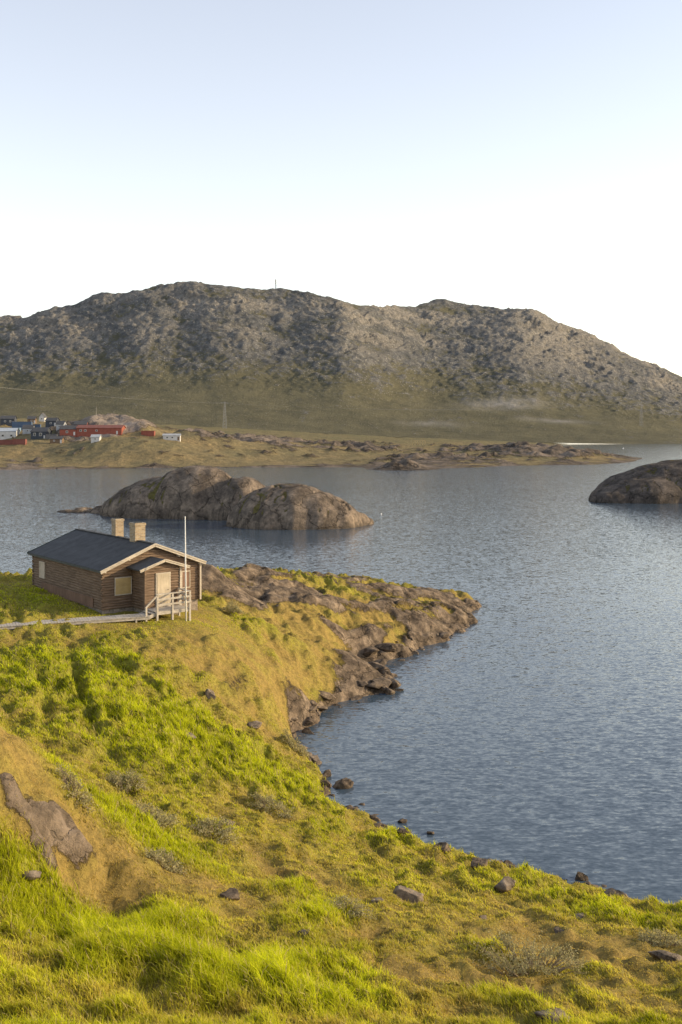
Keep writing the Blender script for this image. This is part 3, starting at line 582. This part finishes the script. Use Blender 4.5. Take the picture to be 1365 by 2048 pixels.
for sx_ in(-1,1):
    mb.prism([(px0,pyr,pzr),(px0,pyr,pzr-.09),(px0+sx_*prw,pyr,pze-.09),(px0+sx_*prw,pyr,pze)],(0,1.92,0))
pf=mb.build('porch_roof',m_felt,cabin)
for sx_ in(-1,1):
    mb=MB(); mb.beam((px0,pyr-.03,pzr-.07),(px0+sx_*(prw+.04),pyr-.03,pze-.08),.05,.17); mb.beam((px0,pyr-.07,pzr-.01),(px0+sx_*(prw+.06),pyr-.07,pze-.03),.03,.07); mb.build('barge_board',m_trim,pf,.005)
mb=MB(); mb.box((px0,py0-.06,2.05),(1.02,.06,2.12)); dfm=mb.build('door_frame',m_trim,cabin,.005)
dr_=panel('door',cabin,px0-.43,px0+.43,1.06,3.03,py0-.085,.06,m_doorw)
mb=MB(); mb.tube([(px0+.33,py0-.115,2.05),(px0+.33,py0-.17,2.05),(px0+.22,py0-.17,2.05)],.012,6); mb.build('door_handle',m_glass,dr_)
# deck
def cw(x,y,z):
    c,s_=math.cos(CABR),math.sin(CABR); return (-11.65+x*c-y*s_,62.3+x*s_+y*c,CZ+z)
deck=empty('entrance_deck',cw(-.2,-2.1,0),CABR,'weathered wooden landing with white railing and steps at the cabin door','deck')
dx,dy=-.2,-2.1
def dp(x,y,z): return (x-dx,y-dy,z)
mb=MB()
for k in range(10): mb.box(dp(-.22,-1.42-.145*k,1.0),(2.3,.135,.045))
mb.build('floor_boards',m_grey,deck)
for yy in(-1.45,-2.78):
    mb=MB(); mb.beam(dp(-1.35,yy,.9),dp(.92,yy,.9),.06,.14); mb.build('joist',m_grey,deck)
def gz(x,y):
    p=cw(x,y,0); return float(GR.at(p[0],p[1]))-CZ-.15
posts=[(-1.32,-2.8),(-.3,-2.8),(.88,-2.8),(.88,-1.5),(-1.32,-1.5)]
for x_,y_ in posts:
    mb=MB(); z0=gz(x_,y_); zt=2.02 if (x_,y_)!=(-1.32,-1.5) else .9
    mb.box(dp(x_,y_,(z0+zt)/2),(.12,.12,zt-z0)); mb.build('post',m_grey,deck,.008)
mb=MB()
for zz_,hh in((2.05,.06),(1.75,.12),(1.42,.12)):
    mb.beam(dp(-1.4,-2.87 if zz_<2 else -2.8,zz_),dp(.95,-2.87 if zz_<2 else -2.8,zz_),.03 if zz_<2 else .14,hh)
    mb.beam(dp(.95 if zz_<2 else .885,-2.8,zz_-.002),dp(.95 if zz_<2 else .885,-1.4,zz_-.002),.03 if zz_<2 else .14,hh)
mb.build('railing',m_grey,deck,.005)
gl=gz(-2.45,-2.1)+.12
for yy in(-2.72,-1.6):
    mb=MB(); mb.beam(dp(-1.36,yy,.88),dp(-2.1,yy,gl+.1),.05,.2); mb.build('stringer',m_grey,deck)
for k in range(3):
    t=(k+.5)/3; mb=MB(); mb.box(dp(-1.42-.65*t,-2.16,.92+(gl-.92)*t+.08),(.24,1.1,.04)); mb.build('tread',m_grey,deck)
mb=MB(); mb.box(dp(-2.05,-2.8,(gl+1.0)/2+.12),(.11,.11,1.25-gl+.24)); mb.build('post',m_grey,deck,.008)
mb=MB(); mb.beam(dp(-1.3,-2.83,2.03),dp(-2.1,-2.83,1.34),.06,.1); mb.build('stair_rail',m_grey,deck,.005)
# flagpole
p=cw(.52,-3.0,0); zb=float(GR.at(p[0],p[1]))-.2
fp=empty('flagpole',(p[0],p[1],zb),0,'tall bare white flagpole standing by the deck railing','flagpole')
mb=MB(); mb.tube([(0,0,0),(-.03,0,3),(-.06,0,12.75-zb)],[.052,.045,.028],10); mb.build('pole',m_white,fp,smooth=True)
mb=MB(); mb.tube([(-.06,0,12.75-zb),(-.06,0,12.79-zb),(-.06,0,12.83-zb)],[.04,.045,.02],10); mb.build('finial',m_white,fp)
mb=MB(); mb.box((.04,-.07,1.6),(.03,.03,.18)); mb.build('cleat',m_grey,fp)
# boardwalk
A=np.array([-11.5,59.35]); B_=np.array([-24.5,54.1]); L_=np.linalg.norm(B_-A); u=(B_-A)/L_
bw=empty('boardwalk',(A[0],A[1],7.0),math.atan2(u[1],u[0]),'narrow grey plank boardwalk leading across the grass to the cabin steps','boardwalk')
za=max(float(GR.at(A[0],A[1]))+.28,6.95); zb=7.05
mb=MB(); n=int(L_/.16)
for k in range(n):
    mb.box((k*.16+.08,0,za-7.0+(zb-za)*k/n+random.uniform(-.006,.006)),(.145,1.15+random.uniform(-.03,.03),.04))
mb.build('planks',m_grey,bw)
for sy in(-1,1):
    mb=MB(); mb.beam((0,sy*.5,za-7.1),(L_,sy*.5,zb-7.1),.07,.15); mb.build('bearer',m_grey,bw)
for k in range(5):
    x_=.8+k*2.6
    for sy in (-1,1):
        mb=MB(); mb.box((x_,sy*.5,-.5),(.09,.12,.9)); mb.build('support_post',m_grey,bw)
# ================================================================ ROCKS
m_bl=M_rock('boulder_rock',2.2,.8,.08,dark=(.095,.077,.06),mid=(.215,.17,.13),light=(.37,.30,.23))
m_wet=M_rock('wet_shore_rock',2.0,.8,.08,dark=(.065,.051,.04),mid=(.16,.122,.09),light=(.30,.23,.165))
bm=bmesh.new(); bmesh.ops.create_icosphere(bm,subdivisions=4,radius=1); ICO=np.array([v.co[:] for v in bm.verts]); ICF=np.array([[v.index for v in f.verts] for f in bm.faces]); bm.free()
def rock_mesh(seed,sx,sy,sz,cuts=9):
    r=np.random.default_rng(seed); P=ICO.copy()
    for _ in range(cuts):
        n=r.normal(size=3); n/=np.linalg.norm(n); c=r.uniform(.45,.8); dd=P@n; ex=np.maximum(dd-c,0); P-=ex[:,None]*n
    k=1+.10*fbm(P[:,0]*1.3+seed,P[:,1]*1.3+P[:,2],3,seed)+.05*fbm(P[:,0]*4,P[:,2]*4+P[:,1]*2,2,seed+1)
    P=P*k[:,None]; return npmesh('boulder',P*np.array([sx,sy,sz]),ICF,True)
def boulder(name,label,px,py,wpx,asp=.6,group=None,mat=None,seed=None,sink=.40,cat='boulder'):
    h=GR.hit(px,py)
    if h is None: return
    if h[2]>.3: sink=.48
    wm=wpx*h[1]/F/2; seed=seed or int(px*7+py)
    o=link(name,rock_mesh(seed,wm*1.18,wm*random.uniform(.8,1.1),wm*asp*1.3),mat or m_bl)
    o.location=(h[0],h[1],h[2]+wm*asp*(1-2*sink)); o.rotation_euler=(random.uniform(-.15,.15),random.uniform(-.15,.15),0)
    tag(o,label,cat,group)
BL=[('large rounded boulder standing in the shallow water off the grassy bank',686,1572,36,.75,'w'),
('pale boulder in the grass near the shore, right of centre foreground',1008,1778,50,.6,'b'),
('broad grey boulder lying in the grass below the middle of the slope',806,1795,68,.5,'b'),
('dark flat boulder alone in the grass at lower left of centre',455,1795,44,.45,'w'),
('dark pointed rock standing in the water near the right shore',1163,1758,26,.85,'w'),
('grey rock at the waterline, rightmost on the grassy shore',1230,1792,40,.5,'b'),
('brown rock pair at the waterline above the grass bank, taller one',887,1700,34,.7,'w'),
('low dark rock in the water right of the brown rock',860,1667,16,.5,'w'),
('dark rock on the waterline left of the pale boulder',955,1728,36,.5,'w'),
('small upright rock at the waterline above the pale boulder',1015,1732,20,.7,'w'),
('uppermost small dark rock in the shallows off the bank',806,1645,18,.6,'w'),
('flat dark rock just below the small rock in the shallows',808,1663,26,.4,'w'),
('square brown boulder on the shore edge above the large water boulder',630,1526,30,.7,'b'),
('dark stone wedged at the shore left of the large water boulder',655,1552,22,.7,'w'),
('dark stone touching the bank below the large water boulder',652,1570,20,.8,'w'),
('flat rock in the grass at the right edge of the slope',1330,1915,60,.35,'b'),
('low brown rock half buried at the bottom edge of the photo',1105,2035,60,.35,'b'),
('small grey stone in the grass below the broad boulder',965,1838,24,.5,'b'),
('dark stone half hidden in grass on the right slope',1165,1835,40,.35,'b'),
('little stone in grass near the right middle slope',1120,1862,24,.4,'b'),
('small stone beside the broad grey boulder, on its lower left',755,1803,22,.5,'b'),
('little brown stone in the grass at lower centre',610,1868,26,.4,'b'),
('pale stone poking from the shadowed grass in the upper slope',378,1477,30,.5,'b'),
('pale upright stone on the slope under the cabin terrace',420,1392,26,.8,'b'),
('flat pale stone on the slope above the shore cliff',510,1452,30,.35,'b'),
('dark stone among the willow scrub in the middle slope',455,1652,34,.45,'w'),
('pale flat stone at the foot of the lower left outcrop',60,1752,46,.35,'b'),
('small pale stone in the long grass at the far left',55,1870,26,.5,'b')]
for lab,px,py,wpx,asp,k in BL: boulder('boulder',lab,px,py,wpx,asp,mat=m_bl if k=='b' else m_wet)
def strew(pl,n,s0,s1,label,group,seed,off=.8):
    r=random.Random(seed)
    for i in range(n):
        k=r.randrange(len(pl)-1); t=r.random(); a,b_=pl[k],pl[k+1]
        x=a[0]+(b_[0]-a[0])*t+r.gauss(0,off*.6); y=a[1]+(b_[1]-a[1])*t+r.gauss(0,off*.6)
        z=max(float(GR.at(x,y)),-.1)
        if z>.9: continue
        sz=s0*(s1/s0)**(r.random()**1.8)
        o=link('shore_rock',rock_mesh(seed*100+i,sz*r.uniform(.9,1.6),sz*r.uniform(.8,1.2),sz*r.uniform(.4,.75),10),m_wet)
        o.location=(x,y,z+.08*sz); o.rotation_euler=(r.uniform(-.3,.3),r.uniform(-.3,.3),r.uniform(0,6.28)); tag(o,label,'rock',group)
strew(shore[9:13],28,.12,.5,'dark angular rock on the shore of the small cove below the slope','rocks around the small cove',1,.6)
strew(shore[12:16],34,.15,.9,'brown angular rock tumbled at the foot of the first shore cliff','rocks below the first shore cliff',2,.9)
strew(shore[15:19],38,.15,1.0,'brown block tumbled in the notch between shore cliff and point','rocks in the notch of the point',3,1.0)
strew(shore[18:23],18,.15,.7,'dark rock on the waterline around the tip of the point','rocks around the tip of the point',4,.7)
strew(shore[5:10],30,.07,.28,'small dark stone in the shallows along the grass bank','stones in the shallows of the grass bank',5,.9)
strew(shore[0:6],26,.07,.3,'small stone at the waterline along the near grassy shore','stones along the near grassy shore',6,.6)
# ================================================================ SHRUBS
m_leaf=bpy.data.materials.new('willow_leaf'); m_leaf.use_nodes=True; nt=m_leaf.node_tree; nt.nodes.remove(nt.nodes['Principled BSDF'])
lc=ramp(nt,noise(nt,objc(nt),4,3,.6),[(.3,(.28,.255,.11)),(.7,(.48,.43,.24))])
ms=nd(nt,'ShaderNodeMixShader',{0:.35,1:nd(nt,'ShaderNodeBsdfDiffuse',{'Color':lc}).outputs[0],2:nd(nt,'ShaderNodeBsdfTranslucent',{'Color':lc}).outputs[0]}); nt.links.new(ms.outputs[0],nt.nodes['Material Output'].inputs[0])
m_twig=plain('twig_bark',(.28,.22,.16),.9)
def shrub(label,px,py,wpx,hm,group=None):
    h=GR.hit(px,py)
    if h is None: return
    wm=wpx*h[1]/F/2; r=np.random.default_rng(int(px+py*3))
    root=empty('willow_shrub',h,0,label,'shrub',group)
    mb=MB(); tips=[]
    for k in range(int(30+wm*30)):
        a=r.uniform(0,6.28); q=math.sqrt(r.random())*wm; e=Vector((math.cos(a)*q,math.sin(a)*q*.8,0))
        e.z=float(GR.at(h[0]+e.x,h[1]+e.y))-h[2]+hm*r.uniform(.4,1.25)*(1-.6*(q/wm)**2)
        b0=e*.45; b0.z=float(GR.at(h[0]+b0.x,h[1]+b0.y))-h[2]-.03
        mid=(b0+e)/2+Vector((r.normal()*.06,r.normal()*.06,.05)); mb.tube([b0,mid,e],[.014,.010,.004],4)
        tips.append((mid,e))
    mb.build('stems',m_twig,root)
    n=int(2000*max(.5,wm)); ti=r.integers(0,len(tips),n); t=r.random(n)
    M0=np.array([tuple(a) for a,b_ in tips])[ti]; E0=np.array([tuple(b_) for a,b_ in tips])[ti]
    C=M0+(E0-M0)*t[:,None]*1.05+r.normal(0,.05+.015*wm,(n,3))*np.array([1,1,.7])
    ln=r.uniform(.016,.036,n)*(1+.01*h[1]); dv=r.normal(size=(n,3)); dv/=np.linalg.norm(dv,axis=1)[:,None]; sv=np.cross(dv,r.normal(size=(n,3))); sv/=np.linalg.norm(sv,axis=1)[:,None]
    P=np.stack([C-dv*ln[:,None],C+sv*ln[:,None]*.45,C+dv*ln[:,None],C-sv*ln[:,None]*.45],1).reshape(-1,3)
    k=np.arange(n)*4; link('foliage',npmesh('foliage',P,np.stack([k,k+1,k+2,k+3],-1),False),m_leaf,root)
for a in [('largest grey green willow shrub, spreading low at the lower right',1060,1950,240,.85),('round willow shrub growing on the slope right of the cabin',465,1226,46,.8),('pale willow shrub in the middle of the slope at left',255,1575,90,.55),('straggly willow shrub between the outcrop and the slope',150,1585,80,.5),('wide willow scrub patch on the middle slope',310,1640,120,.45),('dark willow scrub around the half buried stone',430,1668,110,.45),('willow shrub overhanging the cove rocks',590,1500,60,.6),('low willow shrub on the bank above the shallows',545,1615,100,.4),('willow shrub at the right edge of the foreground slope',1325,1890,110,.4),('low willow shrub right of the lower left outcrop',330,1735,90,.35),('low willow shrub under the broad grey boulder',700,1815,110,.3)]: shrub(*a)
# ================================================================ TOWN
def cmat(n,c): return plain(n,c,.65,.2,.15,.6)
mt=dict(red=cmat('red_cladding',(.27,.085,.06)),dred=cmat('dark_red_cladding',(.21,.08,.065)),blue=cmat('blue_cladding',(.09,.13,.20)),dblue=cmat('dark_blue_cladding',(.06,.068,.085)),white=cmat('white_cladding',(.56,.54,.52)),grey=cmat('grey_cladding',(.38,.39,.41)),brown=cmat('brown_cladding',(.17,.115,.075)),black=cmat('black_roofing',(.08,.08,.085)),lroof=cmat('pale_roofing',(.40,.44,.49)),rroof=cmat('red_roofing',(.22,.09,.07)),tim=cmat('pale_timber',(.5,.38,.2)))
def house(label,px,py,wpx,hw,hr,dp_,rot,wm,rm,wins,name='house',cat='house',ridge='x',door=True,group=None):
    p=hitM(px,py); k=p.y/F; wd_=wpx*k
    r=empty(name,(p.x,p.y+dp_/2,p.z),R(rot),label,cat,group); a,b_=wd_/2,dp_/2; zb=-2.5
    mb=MB()
    if ridge=='x': mb.prism([(-a,-b_,zb),(-a,b_,zb),(-a,b_,hw),(-a,0,hw+hr),(-a,-b_,hw)],(wd_,0,0))
    else: mb.prism([(-a,-b_,zb),(a,-b_,zb),(a,-b_,hw),(0,-b_,hw+hr),(-a,-b_,hw)],(0,dp_,0))
    mb.build('wall',wm,r)
    mb=MB(); o=.35
    if ridge=='x':
        for s_ in(-1,1): mb.prism([(-a-o,0,hw+hr+.22),(-a-o,0,hw+hr+.02),(-a-o,s_*(b_+o),hw-o*hr/b_+.02),(-a-o,s_*(b_+o),hw-o*hr/b_+.22)],(wd_+2*o,0,0))
    else:
        for s_ in(-1,1): mb.prism([(0,-b_-o,hw+hr+.22),(0,-b_-o,hw+hr+.02),(s_*(a+o),-b_-o,hw-o*hr/a+.02),(s_*(a+o),-b_-o,hw-o*hr/a+.22)],(0,dp_+2*o,0))
    mb.build('roof',rm,r)
    for wx_,wz,ww,wh in wins:
        mb=MB(); mb.box((wx_*a,-b_-.06,wz),(ww,.12,wh)); f_=mb.build('window',mt['white'],r)
        mb=MB(); mb.box((wx_*a,-b_-.1,wz),(ww-.35,.1,wh-.35)); mb.build('pane',m_glass,f_)
    if door:
        mb=MB(); mb.box((.8*a,-b_-.05,1.0),(1.0,.1,2.0)); mb.build('door',mt['white'] if wm!=mt['white'] else mt['brown'],r)
    return r
def container(label,px,py,ln,m_,z=0,rot=0,group=None,p=None):
    p=p or hitM(px,py); r=empty('shipping_container',(p.x,p.y,p.z+z),R(rot),label,'container',group)
    mb=MB(); n=int(ln/.3); hgt=2.6; prof=[]
    for i in range(n+1):
        x=-ln/2+ln*i/n; prof.append((x,-1.2-(.06 if i%2 else 0)))
    zb_=-.6 if z==0 else .02
    poly=[(x,y,zb_) for x,y in prof]+[(ln/2,1.22,zb_),(-ln/2,1.22,zb_)]
    mb.prism(poly,(0,0,hgt+(.5 if z==0 else -.1))); mb.build('body',m_,r)
    mb=MB()
    for x in(-ln/2,ln/2):
        for y in(-1.26,1.2): mb.box((x,y,hgt/2),(.16,.16,hgt))
    mb.box((0,-1.27,hgt-.05),(ln,.1,.12)); mb.build('frame',m_,r)
    for s_ in(-1,1):
        mb=MB(); mb.box((ln/2+.04,s_*.6,hgt/2),(.06,1.1,hgt-.3)); mb.build('door',m_,r)
    return p
house('long pale grey hall at the left edge of the far settlement',2,882,56,5.2,1.8,10,4,mt['white'],mt['lroof'],[(-.5,2.6,1.6,1.4),(.1,2.6,1.6,1.4),(.7,2.6,1.6,1.4)],name='hall',cat='hall')
house('dark navy gabled house with white windows in the far settlement',79,878,32,4.2,2.4,8,-8,mt['dblue'],mt['black'],[(-.5,2.6,1.5,1.8),(.3,2.6,1.7,1.8)],ridge='x')
house('small red house with one white window, left of the red hall',135,871,32,3.6,2.0,7,5,mt['red'],mt['black'],[(-.1,2.0,1.4,1.4)],ridge='x')
house('long low red hall in the middle of the far settlement',199,875,92,3.7,1.6,9,-3,mt['red'],mt['rroof'],[(-.8,2.2,1.4,1.2),(-.6,2.2,1.4,1.2),(-.1,2.2,1.2,1.0)],name='hall',cat='hall')
house('narrow dark red house behind the left end of the red hall',160,866,24,4.2,2.0,7,4,mt['dred'],mt['black'],[(-.2,2.6,1.2,1.1)])
house('small white shed below the long red hall',191,884,17,2.6,1.2,4,0,mt['white'],mt['grey'],[(0,1.6,.9,.9)],name='shed',cat='shed',door=False)
house('low brown shed below the navy house',112,888,24,2.4,1.2,5,3,mt['brown'],mt['black'],[(-.3,1.4,.9,.9)],name='shed',cat='shed')
house('long white shed at the right end of the settlement',343,881,34,2.7,.8,4,4,mt['white'],mt['grey'],[(-.5,1.6,1.2,1.0),(.1,1.6,1.2,1.0)],name='shed',cat='shed')
house('little white gabled house highest at the back of the settlement',84,843,11,3.2,2.6,6,0,mt['white'],mt['black'],[(0,2,.9,1.2)],ridge='y',door=False)
house('dark house behind the blue containers at the left edge',14,850,28,3.8,2.0,7,6,mt['dblue'],mt['black'],[(-.3,2.2,1.2,1.2),(.4,2.2,1.2,1.2)])
house('small dark house right of the highest white house',103,853,22,3.2,1.8,6,-6,mt['dblue'],mt['black'],[(.0,1.8,1.2,1.1)])
house('grey house behind the navy house on its left',55,869,20,3.4,2.0,6,4,mt['grey'],mt['black'],[(0,1.9,1.1,1.1)])
house('tiny brown house just left of the highest white house',62,847,15,3.0,1.8,6,8,mt['brown'],mt['black'],[(0,1.8,1.0,1.0)])
house('tiny grey house between small dark house and small red house',121,860,15,3.0,1.8,5,-5,mt['grey'],mt['black'],[(-.2,1.7,1.0,1.0)])
p=container('lower blue container of the stack left of the navy house',45,860,12.2,mt['blue'],0,3)
container('upper blue container of the stack left of the navy house',45,860,12.2,mt['blue'],2.62,2,p=p)
container('pale blue container in front of the blue stack',22,865,12.2,cmat('pale_blue_cladding',(.2,.28,.36)),0,-4)
container('single blue container right of the blue stack',72,857,6.1,mt['blue'],0,5)
container('short red container apart on the rock, right of the red hall',297,871,7.6,mt['red'],0,-6)
container('dark red container in the front row, left one',12,889,12.2,mt['dred'],0,2)
container('dark red container in the front row, right one',40,889,7.0,mt['dred'],0,-3)
container('dark grey container between navy house and brown shed',104,878,6.1,cmat('dark_grey_cladding',(.12,.12,.13)),0,8)
p=hitM(193,838); r_=empty('radio_pole',p,0,'thin pole on the rocky hill above the red hall','pole')
mb=MB(); mb.tube([(0,0,-1),(0,0,7)],[.16,.08],6); mb.build('pole',m_grey,r_); mb=MB(); mb.box((0,0,6.2),(1.2,.1,.12)); mb.build('crossarm',m_grey,r_)
p=hitM(838,890); k=p.y/F; ln=25*k; hh=8*k
r_=empty('timber_rack',p,R(4),'pale timber frame standing alone on the heath across the bay','frame')
for i in range(6):
    mb=MB(); mb.box((-ln/2+ln*i/5,0,hh/2-.5),(.5,.5,hh+1)); mb.build('post',mt['tim'],r_)
for z_ in(hh,hh*.5):
    mb=MB(); mb.beam((-ln/2,-.3,z_),(ln/2,-.3,z_),.35,.55); mb.build('rail',mt['tim'],r_)
# ================================================================ PYLONS, CABLES, MAST
m_steel=plain('galvanised_steel',(.25,.25,.25),.6,.4,.1)
def lattice(root,h,wb,wt,arms,r=.22):
    mb=MB(); n=9
    P=lambda t,i,j:(i*(wb+(wt-wb)*t)/2,j*(wb+(wt-wb)*t)/2,h*t-(1.5 if t==0 else 0))
    for i in(-1,1):
        for j in(-1,1):
            m2=MB(); m2.beam(P(0,i,j),P(1,i,j),r,r); m2.build('leg',m_steel,root)
    for k in range(n):
        a,b_=k/n,(k+1)/n
        for j in(-1,1):
            mb.beam(P(a,-1,j),P(b_,1,j),r*.6,r*.6); mb.beam(P(a,1,j),P(b_,-1,j),r*.6,r*.6); mb.beam(P(a,j,-1),P(b_,j,1),r*.6,r*.6)
    mb.build('bracing',m_steel,root)
    for z,wl_ in arms:
        mb=MB(); mb.beam((-wl_,0,z*h),(wl_,0,z*h),r,r); mb.beam((-wl_,0,z*h),(0,0,z*h+1.5),r*.7,r*.7); mb.beam((wl_,0,z*h),(0,0,z*h+1.5),r*.7,r*.7); mb.build('crossarm',m_steel,root)
p1=hitM(450,857,1000); q1=empty('pylon',p1,R(20),'lattice power pylon at the foot of the mountain, left of centre','pylon'); lattice(q1,p1.y*53/F,4.5,1.2,[(.96,5)],.24)
p2=hitP(1283,853,ZZ,mc,DD); q2=empty('pylon',p2,R(20),'faint lattice pylon on the lower mountain slope at far right','pylon'); lattice(q2,p2.y*50/F,4.5,1.2,[(.96,5)],.18)
top1=Vector((p1.x,p1.y,p1.z+p1.y*53/F*.95)); topL=Vector(wd(-260,745,780)); top2=Vector((p2.x,p2.y,p2.z+p2.y*50/F*.95))
for A_,B2,lab,sg in((topL,top1,'strung from the left edge to the pylon',17),(top1,top2,'strung from the pylon towards the far right',40)):
    for off,wh in((-4.5,'nearest'),(0,'middle'),(4.5,'farthest')):
        pts=[]
        for i in range(41):
            t=i/40; q=A_.lerp(B2,t)+Vector((off*.5,off,0)); q.z-=sg*t*(1-t); pts.append(q)
        mb=MB(); mb.tube(pts,.04,5); tag(mb.build('power_cable',m_steel),'thin power cable '+lab+', '+wh+' of three','cable','power cables '+lab)
j=int(round((553-mc[0])/3.0)); i=int(np.argmin((HZ+(H-ZZ[:,j])*F/DD[:,j]))); pm=Vector((XM[i,j],DD[i,j],ZZ[i,j]))
q3=empty('radio_mast',pm,0,'small radio mast on the mountain crest','mast'); hm_=19*pm.y/F; lattice(q3,hm_,2.0,1.6,[],.4)
for z in(.55,.72,.9):
    mb=MB(); mb.tube([(0,-1.2,hm_*z-1),(0,-1.2,hm_*z+1)],1.1,10); mb.build('antenna_drum',m_grey,q3)
def buoy(label,px,py,r_,m_):
    p=w2(px,py); b_=empty('buoy',p,0,label,'buoy'); mb=MB(); mb.tube([(0,0,-r_*.6),(0,0,-r_*.2),(0,0,r_*.5),(0,0,r_*.9)],[r_*.5,r_,r_*.9,r_*.3],12); mb.build('float',m_,b_,smooth=True)
    mb=MB(); mb.tube([(0,0,r_*.9),(0,0,r_*1.5)],[r_*.15,r_*.15],8); mb.build('ring',m_,b_)
buoy('white mooring buoy floating right of the rock island',763,1028,.18,m_white)
buoy('white buoy far out in the channel at the right',1247,897,.7,m_white)
print('done',len(bpy.data.objects))
